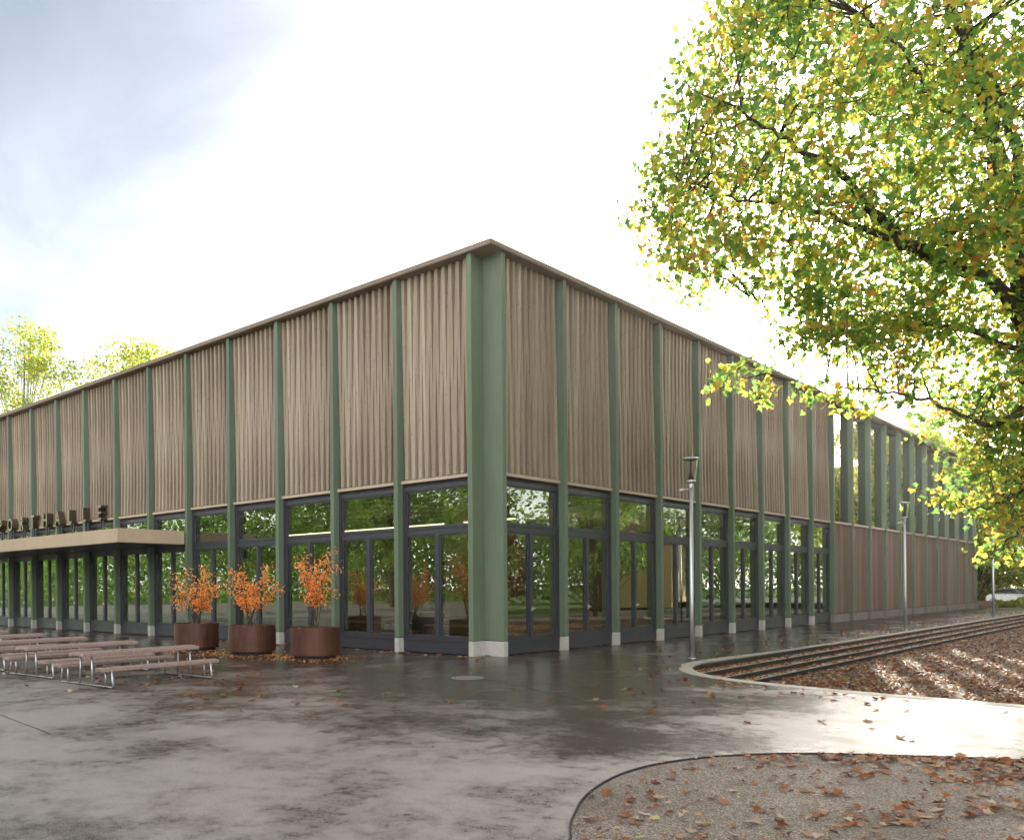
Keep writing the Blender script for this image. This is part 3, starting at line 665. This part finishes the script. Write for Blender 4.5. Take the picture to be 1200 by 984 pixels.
    for px, py, d, rr in [(865, 435, 12.9, .26), (893, 466, 12.8, .24), (850, 455, 12.9, .15), (985, 468, 12.9, .26), (1010, 482, 12.9, .22), (962, 462, 12.8, .2), (1125, 590, 13.2, .22), (1155, 605, 13.3, .28), (1185, 612, 13.5, .4), (1165, 655, 13.3, .25), (1190, 650, 13.5, .32),
                          (1100, 585, 13.1, .14), (770, 205, 14, .3), (800, 130, 14, .35), (830, 50, 14, .35), (775, 300, 14.3, .2), (1150, 560, 13.5, .35), (1185, 575, 14, .4), (1175, 540, 13, .4), (1060, 430, 13, .4), (1060, 475, 13.2, .2), (1150, 450, 13.2, .45), (1190, 500, 13, .5), (1190, 560, 13.4, .5), (1170, 590, 14.4, .45), (1040, 450, 14, .35), (1190, 450, 12.8, .6), (1090, 430, 14.6, .4), (1195, 610, 13, .4)]:
        blobs.append((pw(px, py, d), rr))
    allp = [p for l_ in limbs for p in l_[len(l_)//5:]]; AP = np.array([tuple(p) for p in allp])
    C = []; 
    for c, rr in blobs:
        i = int(np.argmin(((AP-np.array(c))**2).sum(1)+np.random.default_rng(int(rr*1e5)).uniform(0, .6, len(AP)))); s_ = allp[i]
        e_ = c; mid = s_.lerp(e_, .5)+Vector((random.uniform(-.12, .12), random.uniform(-.12, .12), random.uniform(.0, .2)))
        pts = rodri([s_, mid, e_], 4); lm = MB(); ln = (e_-s_).length; lm.tube(pts, list(np.linspace(min(.022, .007+ln*.008), .004, len(pts))), 5); mb.add(lm.v, lm.f)
        nsub = int(5+rr*14); 
        for q in range(nsub):
            v = r.normal(size=3); v /= np.linalg.norm(v); sc = np.array(c)+v*rr*r.uniform(.25, 1)*np.array([1, 1, .75])
            if q % 3 == 0:
                lm = MB(); lm.tube([e_, Vector(sc)], [.007, .003], 4, False); mb.add(lm.v, lm.f)
            k = int(r.integers(4, 10)); C.append(sc+r.normal(size=(k, 3))*np.array([.16, .16, .09]))
    C = np.concatenate(C)
    mb.build('trunk', 'bark', t, smooth=True)
    leaves('crown', C, r.uniform(.055, .14, len(C)), 'plane_leaf', t, 'lobe')
    print('plane leaves', len(C)); return t
big_tree()

def make_tree(name, label, loc, h, rad, mat, seed, nl=9000, ls=.2, trunk=.22, crown0=.25, group=None, shape='quad', sparse=1.):
    r = np.random.default_rng(seed); t = thing(name, label, 'tree', loc, 0, group)
    mb = MB(); tp = catmull([(0, 0, -.3), (.05, 0, h*.2), (r.uniform(-.2, .2), r.uniform(-.2, .2), h*.5), (0, 0, h*.88)], 4); mb.tube(tp, list(np.linspace(trunk, .04, len(tp))), 9)
    C = []; nb = int(46*sparse)
    for k in range(nb):
        f = r.uniform(0, 1); z = h*(crown0+(1-crown0)*f*.95); env = rad*math.sin(math.pi*min(1, .18+.82*f)**.8)**.75+.15
        a = r.uniform(0, 2*math.pi); q = env*math.sqrt(r.uniform(.1, 1)); c = Vector((math.cos(a)*q, math.sin(a)*q, z))
        s_ = tp[min(len(tp)-1, int(len(tp)*(max(.15, (z-.22*h)/h))))]; br = r.uniform(.45, .95)*rad*.30
        mb.tube(catmull([s_, Vector(s_).lerp(c, .5)+Vector((0, 0, .15)), c], 3), list(np.linspace(trunk*.25, .010, 7)), 5)
        n = int(nl/nb); v = r.normal(size=(n, 3)); v /= np.linalg.norm(v, axis=1)[:, None]; rr = br*r.uniform(.35, 1.1, n)**.7
        C.append(np.array(c)+v*rr[:, None]*np.array([1, 1, .7]))
    mb.build('trunk', 'bark', t, smooth=True); C = np.concatenate(C)
    leaves('crown', C, r.uniform(.6, 1.3, len(C))*ls, mat, t, shape); return t
# left trees behind the hall
make_tree('deciduous_tree', 'airy green tree rising behind the roof at the left edge', (-44.5, 7.5, -.5), 19.5, 5.0, 'bg_leaf', 31, 12000, .2, sparse=2.0, crown0=.35, trunk=.11)
make_tree('deciduous_tree', 'smaller thin-leaved tree top showing just over the roof, right of the left-edge tree', (-44.0, 15.0, -.5), 19.3, 6.6, 'bg_leaf', 32, 12000, .2, sparse=2.0, crown0=.5, trunk=.11)
# trees behind the open timber frame
BT = make_tree('deciduous_tree', 'bright yellow-green tree seen through the first openings of the timber frame', (-11.6, 66, -.5), 17.2, 5.2, 'bg_leaf', 41, 30000, .28, crown0=.12, group='trees behind the open frame', sparse=1.6)
def tcopy(src, loc, rz, sc, label, group=None):
    o = copy_tree(src); o.location = Vector(loc)*K; o.rotation_euler = (0, 0, rz); o.scale = (sc,)*3; o['label'] = label
    if group: o['group'] = group
    elif 'group' in o: del o['group']
    return o
tcopy(BT, (-16.5, 64, -.5), 1.2, 1.0, 'green tree behind the frame, next to the solid cladding', 'trees behind the open frame')
tcopy(BT, (-8.0, 67, -.5), 2.4, .93, 'yellow-green tree behind the middle openings of the timber frame', 'trees behind the open frame')
tcopy(BT, (-5.5, 60, -.5), 4.0, .80, 'tree behind the far openings of the timber frame', 'trees behind the open frame')
tcopy(BT, (-3.4, 66, -.5), 5.0, .80, 'tree past the far end of the timber frame', 'trees behind the open frame')
# right background, past the end of the hall
YT = make_tree('deciduous_tree', 'sunlit yellow tree past the far end of the hall', (2.6, 56.5, -.3), 11.0, 3.9, 'bg_leaf', 51, 14000, .2, crown0=.25, group='sunlit trees past the hall end')
tcopy(YT, (6.8, 50, -.5), 2, .95, 'yellow tree right of the far lamp post, at the photo edge', 'sunlit trees past the hall end')
tcopy(YT, (12, 62, -.5), 3, 1.1, 'tall yellow tree behind the parked cars, hidden at the right edge', 'sunlit trees past the hall end')
tcopy(YT, (-3, 78, -.5), 4, 1.2, 'pale tree far behind the parked cars', 'sunlit trees past the hall end')
tcopy(YT, (5, 84, -.5), 1, 1.2, 'far pale tree behind the cars, right of the other', 'sunlit trees past the hall end')
# trees mirrored in the windows
GT = make_tree('deciduous_tree', 'green tree reflected in the corner window left of the corner post', (-20, -33, -.5), 12.5, 5.0, 'green_leaf', 61, 10000, .24, crown0=.16, group='trees across the plaza mirrored in the glass')
gl_ = ['behind the camera to the left, first of the plaza row', 'second of the row', 'third of the row', 'fourth of the row', 'fifth of the row', 'at the far end of the row', 'nearest to the camera on its left']
for i, (x, y, s_) in enumerate([(-29, -35, 1.1), (-38, -33, .95), (-48, -36, 1.15), (-11, -36, 1.05), (-60, -34, 1.2), (-2, -40, 1.1), (-34, -46, 1.4)]):
    tcopy(GT, (x, y, -.0), i*1.3, s_, 'green tree across the plaza, '+gl_[i], 'trees across the plaza mirrored in the glass')
gr = ['beside the lawn opposite the double doors', 'further along the lawn', 'opposite the brown cladding', 'far along the lawn', 'at the back of the lawn', 'near the white building', 'at the end of the lawn']
for i, (x, y, s_) in enumerate([(21, 14, .95), (24, 25, 1.05), (20, 36, 1.0), (27, 48, 1.1), (38, 30, 1.1), (37, 12, 1.2), (24, 66, 1.2)]):
    tcopy(GT, (x, y, -.5), i*1.7+.4, s_, 'green park tree '+gr[i], 'park trees right of the hall')
make_tree('copper_beech', 'dark red tree on the lawn mirrored in the right side doors', (33, 40, -.5), 8, 3.4, 'red_leaf', 71, 7000, .22, crown0=.12)
def belt(name, label, pts, h, th, n, seed, mat='green_leaf', ls=(.35, .8)):
    r = np.random.default_rng(seed); P2 = np.array(pts, float); seg = r.integers(0, len(P2)-1, n); f = r.uniform(0, 1, n)
    xy = P2[seg]*(1-f)[:, None]+P2[seg+1]*f[:, None]+r.normal(size=(n, 2))*th; s_ = xy[:, 0]*.35+xy[:, 1]*.41
    top = h*(.72+.18*np.sin(s_*1.0)+.10*np.sin(s_*2.7+1)); z = r.uniform(0, 1, n)**.8*top-.5
    o = leaves(name, np.c_[xy, z], r.uniform(*ls, n), mat, None, 'quad'); tag(o, label, 'woodland', kind='stuff')
belt('woodland', 'bright wood behind the terrace, seen between the open green posts', [(-30, 72), (-17, 74), (-8, 74), (-4, 76)], 17.5, 1.6, 70000, 5, 'bg_leaf', (.25, .5))
belt('woodland', 'far belt of trees behind the plaza, mirrored in the left windows', [(-300, -95), (-200, -68), (-140, -52), (-80, -56), (-40, -58), (0, -60), (30, -62)], 19, 2.4, 110000, 1)
belt('woodland', 'far belt of trees behind the lawn, mirrored in the right windows', [(50, -20), (52, 20), (55, 60), (48, 100), (20, 130), (-10, 135)], 17, 2.2, 60000, 2)
# houses seen in the glass
def house(name, label, loc, rz, wx, wy, h, mat, rows, cols):
    t = thing(name, label, 'building', loc, rz)
    MB().box(-wx/2, wx/2, -wy/2, wy/2, 0, h).build('wall', mat, t)
    rf = MB(); rf.add([(-wx/2-.3, -wy/2-.3, h), (wx/2+.3, -wy/2-.3, h), (wx/2+.3, wy/2+.3, h), (-wx/2-.3, wy/2+.3, h), (-wx/2+1, 0, h+2.2), (wx/2-1, 0, h+2.2)], [(0, 1, 5, 4), (1, 2, 5), (2, 3, 4, 5), (3, 0, 4), (0, 3, 2, 1)]); rf.build('roof', 'roof_tile', t)
    for s in (-1, 1):
        for r_ in range(rows):
            for c_ in range(cols):
                x = -wx/2+(c_+.5)*wx/cols; z = 1+r_*2.4; mb = MB(); mb.box(x-.5, x+.5, s*wy/2-.02*s, s*wy/2+.05*s, z, z+1.3); f_ = mb.build('window', 'concrete', t)
                MB().box(x-.42, x+.42, s*wy/2+.051*s, s*wy/2+.06*s, z+.08, z+1.22).build('pane', 'carglass', f_)
    return t
house('apartment_house', 'white apartment building across the lawn, mirrored in the right side doors', (44, 46, -.5), math.radians(60), 16, 9, 8, 'white', 3, 6)
house('town_house', 'ochre house across the lawn, mirrored in the transom windows', (31, 62, -.5), math.radians(75), 10, 8, 6, 'ochre', 2, 4)
house('apartment_house', 'white building across the plaza behind the camera', (-24, -50, 0), 0, 26, 9, 8, 'white', 3, 8)
# shrubs and low wall by the car park
def bush(loc, r0, label, mat, seed, grp='low bushes by the car park'):
    r = np.random.default_rng(seed); t = thing('bush', label, 'bush', loc, 0, grp); n = 1500; v = r.normal(size=(n, 3)); v /= np.linalg.norm(v, axis=1)[:, None]
    C = v*(r.uniform(.3, 1.05, n)**.6)[:, None]*np.array([r0, r0, r0*.5])*(1+.3*np.sin(v[:, 0]*5+seed))[:, None]+np.array([0, 0, r0*.35]); leaves('foliage', C, r.uniform(.07, .13, n), mat, t, 'quad')
    mb = MB()
    for k in range(6): a = k; mb.tube([(0, 0, -.05), (math.cos(a)*r0*.5, math.sin(a)*r0*.5, r0*.5)], [.02, .008], 5)
    mb.build('stems', 'bark', t)
bush((2.05, 51.3, 0), .75, 'yellow-green bush left of the far lamp post, in front of the parked cars', 'bg_leaf', 1)
bush((3.9, 48.5, 0), .85, 'bright bush right of the far lamp post', 'bg_leaf', 2)
bush((.9, 52, 0), .5, 'small bush just past the hall end', 'bg_leaf', 3)
bush((5.3, 49.5, -.1), .85, 'bright bush at the right edge of the photo', 'bg_leaf', 4)
lw = MB().box(-3.5, 1.6, 53.0, 53.3, 0, .38).build('low_wall', 'larch_low'); tag(lw, 'low brown wall just past the far end of the hall', 'wall')
# parked cars
def car(loc, rz, paint, label, dup_of=None):
    if dup_of:
        t = copy_tree(dup_of); t.location = Vector(loc)*K; t.rotation_euler = (0, 0, rz); t['label'] = label
        for c in t.children:
            if c.name.startswith('body'):
                c.data = c.data.copy(); c.data.materials.clear(); c.data.materials.append(paint)
        return t
    t = thing('parked_car', label, 'car', loc, rz, 'cars parked past the end of the hall')
    prof = [(-1.75, .22), (-1.78, .45), (-1.70, .72), (-1.05, .80), (-.55, .84), (.9, .84), (1.55, .80), (1.75, .62), (1.78, .40), (1.72, .20)]
    w2 = .72; mb = MB(); n = len(prof)
    for s, k in ((-1, .94), (-1, 1), (1, 1), (1, .94)): pass
    secs = [(-w2, .93), (-w2*.93, 1), (w2*.93, 1), (w2, .93)]
    mb.add([(x*(1 if j in (1, 2) else .97), y, .22+(z-.22)*k) for j, (y, k) in enumerate(secs) for x, z in prof],
           [(j*n+i, j*n+(i+1) % n, (j+1)*n+(i+1) % n, (j+1)*n+i) for j in range(3) for i in range(n)]+[tuple(range(n)), tuple(3*n+i for i in range(n))[::-1]])
    cab = [(-.75, .80, .66), (-.25, 1.17, .52), (.75, 1.19, .52), (1.35, .80, .64)]
    mb.add([(x, s*y, z+(.012 if z > 1 else 0)) for s in (-1, 1) for x, z, y in [(-.27, 1.165, .53), (.77, 1.185, .53)]]+[(-.27, -.53, 1.15), (.77, -.53, 1.15), (-.27, .53, 1.15), (.77, .53, 1.15)], [(0, 1, 3, 2), (4, 6, 7, 5), (0, 4, 5, 1), (2, 3, 7, 6), (0, 2, 6, 4), (1, 5, 7, 3)])
    mb.build('body', paint, t, bevel=.03)
    g = MB(); g.add([(x, s*y, z) for s in (-1, 1) for x, z, y in cab], [(0, 1, 2, 3), (7, 6, 5, 4), (0, 4, 5, 1), (2, 6, 7, 3), (1, 5, 6, 2)]); g.build('windows', 'carglass', t)
    for x in (-1.1, 1.12):
        for s in (-1, 1):
            wh = MB(); q = 20; wh.add([(x+.26*math.cos(2*math.pi*k/q), s*y, .26+.26*math.sin(2*math.pi*k/q)) for y in (.56, .745) for k in range(q)], [(k, (k+1) % q, q+(k+1) % q, q+k) for k in range(q)]+[tuple(range(q)), tuple(range(q, 2*q))]); wo_ = wh.build('wheel', 'rubber', t)
            rm = MB(); rm.add([(x+.17*math.cos(2*math.pi*k/q), s*y, .26+.17*math.sin(2*math.pi*k/q)) for y in (.7, .752) for k in range(q)], [(k, (k+1) % q, q+(k+1) % q, q+k) for k in range(q)]+[tuple(range(q)), tuple(range(q, 2*q))]); rm.build('rim', 'steel', wo_)
    for s in (-1, 1):
        MB().box(-1.79, -1.72, s*.6-.1, s*.6+.1, .55, .66).build('headlight', 'white', t); MB().box(1.70, 1.79, s*.6-.09, s*.6+.09, .52, .70).build('tail_light', 'redlight', t)
    return t
M['redlight'] = plain('red_lens', (.45, .02, .02), .2); 
silver = plain('silver_paint', (.55, .56, .57), .25, .5); bluep = plain('blue_paint', (.10, .16, .30), .2); redp = plain('red_paint', (.42, .03, .03), .2); whitep = plain('white_paint', (.75, .75, .76), .2)
c0 = car((.75, 57.5, 0), math.radians(150), silver, 'silver car parked nearest the hall end')
car((2.6, 56.9, 0), math.radians(150), bluep, 'blue car parked left of the far lamp post', c0)
car((4.2, 57.6, 0), math.radians(150), redp, 'red car parked just right of the blue one', c0)
car((6.3, 56.4, 0), math.radians(150), whitep, 'white car parked at the right edge of the photo', c0)

# ================================================================ FALLEN LEAVES
def inside(poly, X, Y):
    ins = np.zeros(len(X), bool); n = len(poly)
    for i in range(n):
        (ax, ay), (bx, by) = poly[i], poly[(i+1) % n]
        c = ((ay > Y) != (by > Y)); ins ^= c & (X < (bx-ax)*(Y-ay)/((by-ay) if by != ay else 1e-9)+ax)
    return ins
def patchy(X, Y, f=1.3, s=0):
    return .5+.25*np.sin(X*f+s)*np.cos(Y*f*1.27+s*2)+.25*np.sin(X*f*2.3-Y*f*1.9+s)
pit = [(p.x+.0, p.y) for p in offset(inner, -.05)]
pit = [(4.95, 45)]+[q for q in pit if q[1] < 0.2 and q[0] > 4.95]+[(22, 45)]
Xs = rng.uniform(4.9, 17, 120000); Ys = -2+rng.uniform(0, 1, 120000)**1.6*38
ok = inside(pit, Xs, Ys); ok &= rng.uniform(0, 1, len(Xs)) < (.18+.65*patchy(Xs, Ys))*np.clip(1.15-(Ys/45), .3, 1); Xs, Ys = Xs[ok][:36000], Ys[ok][:36000]
tag(leaves('leaf_litter', np.c_[Xs, Ys, -.475+rng.uniform(0, .035, len(Xs))], rng.uniform(.055, .115, len(Xs)), 'fallen', None, 'lobe', flat=.22), 'thick carpet of brown fallen leaves over the sunken garden', 'fallen leaves', kind='stuff')
pts = []
for i in (1, 2, 3):
    n = 1500; y = near[i]-.5+rng.uniform(0, 1, n)**1.5*42; x = xr[i-1]+.01+rng.uniform(0, 1, n)**1.3*.2; pts.append(np.c_[x, y, np.full(n, -rz_*i+.006)])
P_ = np.concatenate(pts); tag(leaves('step_leaves', P_, rng.uniform(.05, .1, len(P_)), 'fallen', None, 'lobe', flat=.25), 'brown leaves lying on the treads of the steps', 'fallen leaves', kind='stuff')
gp = [(p.x, p.y) for p in gk]+[(24, -20)]
n = 90000; X = rng.uniform(8.3, 16, n); Y = rng.uniform(-16, -4.6, n); ok = inside(gp, X, Y)
dE = np.min(np.hypot(X[:, None]-np.array([p.x for p in gk])[None], Y[:, None]-np.array([p.y for p in gk])[None]), axis=1)
pr_ = .012+.22*np.exp(-dE/.42)*np.clip((X-8.4)/1.6, .12, 1)+.10*np.clip(X-9.8, 0, 1.2)*patchy(X, Y, 2.2, 1)**3
ok &= rng.uniform(0, 1, n) < pr_*2.1*np.clip((X-7.6)/2.6, .35, 1.3); X, Y = X[ok], Y[ok]
tag(leaves('gravel_leaves', np.c_[X, Y, .014+rng.uniform(0, .02, len(X))], .03+.085*rng.uniform(0, 1, len(X))**1.8, 'fallen', None, 'lobe', flat=.16, curl=.8), 'red-brown and yellow leaves scattered over the gravel bed', 'fallen leaves', kind='stuff')
# loose leaves on the asphalt
X = []; Y = []
n = 420; y = 2+rng.uniform(0, 1, n)**.9*40; x = 4.1-np.abs(rng.normal(size=n))*1.1; k = x > .3; X += list(x[k]); Y += list(y[k])
n = 110; q = rng.integers(0, len(outer)-12, n); 
for i in q:
    p = outer[int(i)]
    if p.y < 2: X.append(p.x-.1+rng.normal()*.35); Y.append(p.y-.15-abs(rng.normal())*.7)
n = 34; X += list(rng.uniform(4, 12, n)); Y += list(rng.uniform(-5.3, -2, n))
n = 150; X += list(-3+rng.normal(size=n)*3.4); Y += list(-7.4+rng.normal(size=n)*.75)
n = 22; X += list(rng.uniform(-6, 8, n)); Y += list(rng.uniform(-9, -.3, n))
n = 120; X += list(rng.uniform(-12, 0, n)); Y += list(-.15-np.abs(rng.normal(size=n))*.12)
X, Y = np.array(X), np.array(Y); tag(leaves('plaza_leaves', np.c_[X, Y, np.full(len(X), .012)], rng.uniform(.055, .12, len(X)), 'fallen', None, 'lobe', flat=.2), 'single brown leaves dotted over the wet asphalt', 'fallen leaves', kind='stuff')
C = []
for p in PL:
    n = 420; a = rng.uniform(0, 2*np.pi, n); rr = .5+np.abs(rng.normal(size=n))*.42; C.append(np.c_[p[0]+np.cos(a)*rr*1.15, p[1]+np.sin(a)*rr-.12, np.full(n, .010)])
C = np.concatenate(C); tag(leaves('shrub_leaves', C, rng.uniform(.04, .08, len(C)), 'fallen_orange', None, 'oval', flat=.2), 'small orange leaves on the ground round the three planters', 'fallen leaves', kind='stuff')
C = []
for p in PL:
    n = 90; a = rng.uniform(0, 2*np.pi, n); rr = np.sqrt(rng.uniform(0, 1, n))*.5; C.append(np.c_[p[0]+np.cos(a)*rr, p[1]+np.sin(a)*rr, np.full(n, .675)])
C = np.concatenate(C); tag(leaves('soil_leaves', C, rng.uniform(.04, .08, len(C)), 'fallen_orange', None, 'oval', flat=.2), 'orange leaves lying on the soil inside the rusty planters', 'fallen leaves', kind='stuff')

# ================================================================ AIR
hz_ = MB(); hz_.box(-402, 402, -402, 402, -1.6, 23); ho = hz_.build('haze', 'soil'); tag(ho, 'thin morning haze in the air', 'haze', kind='stuff')
hm = bpy.data.materials.new('haze_air'); hm.use_nodes = True; ht = hm.node_tree; ht.nodes.clear()
pv = ht.nodes.new('ShaderNodeVolumePrincipled'); pv.inputs['Color'].default_value = (1, .96, .9, 1); pv.inputs['Density'].default_value = .00018; pv.inputs['Anisotropy'].default_value = .7
hout = ht.nodes.new('ShaderNodeOutputMaterial'); ht.links.new(pv.outputs[0], hout.inputs['Volume']); ho.data.materials.clear(); ho.data.materials.append(hm)
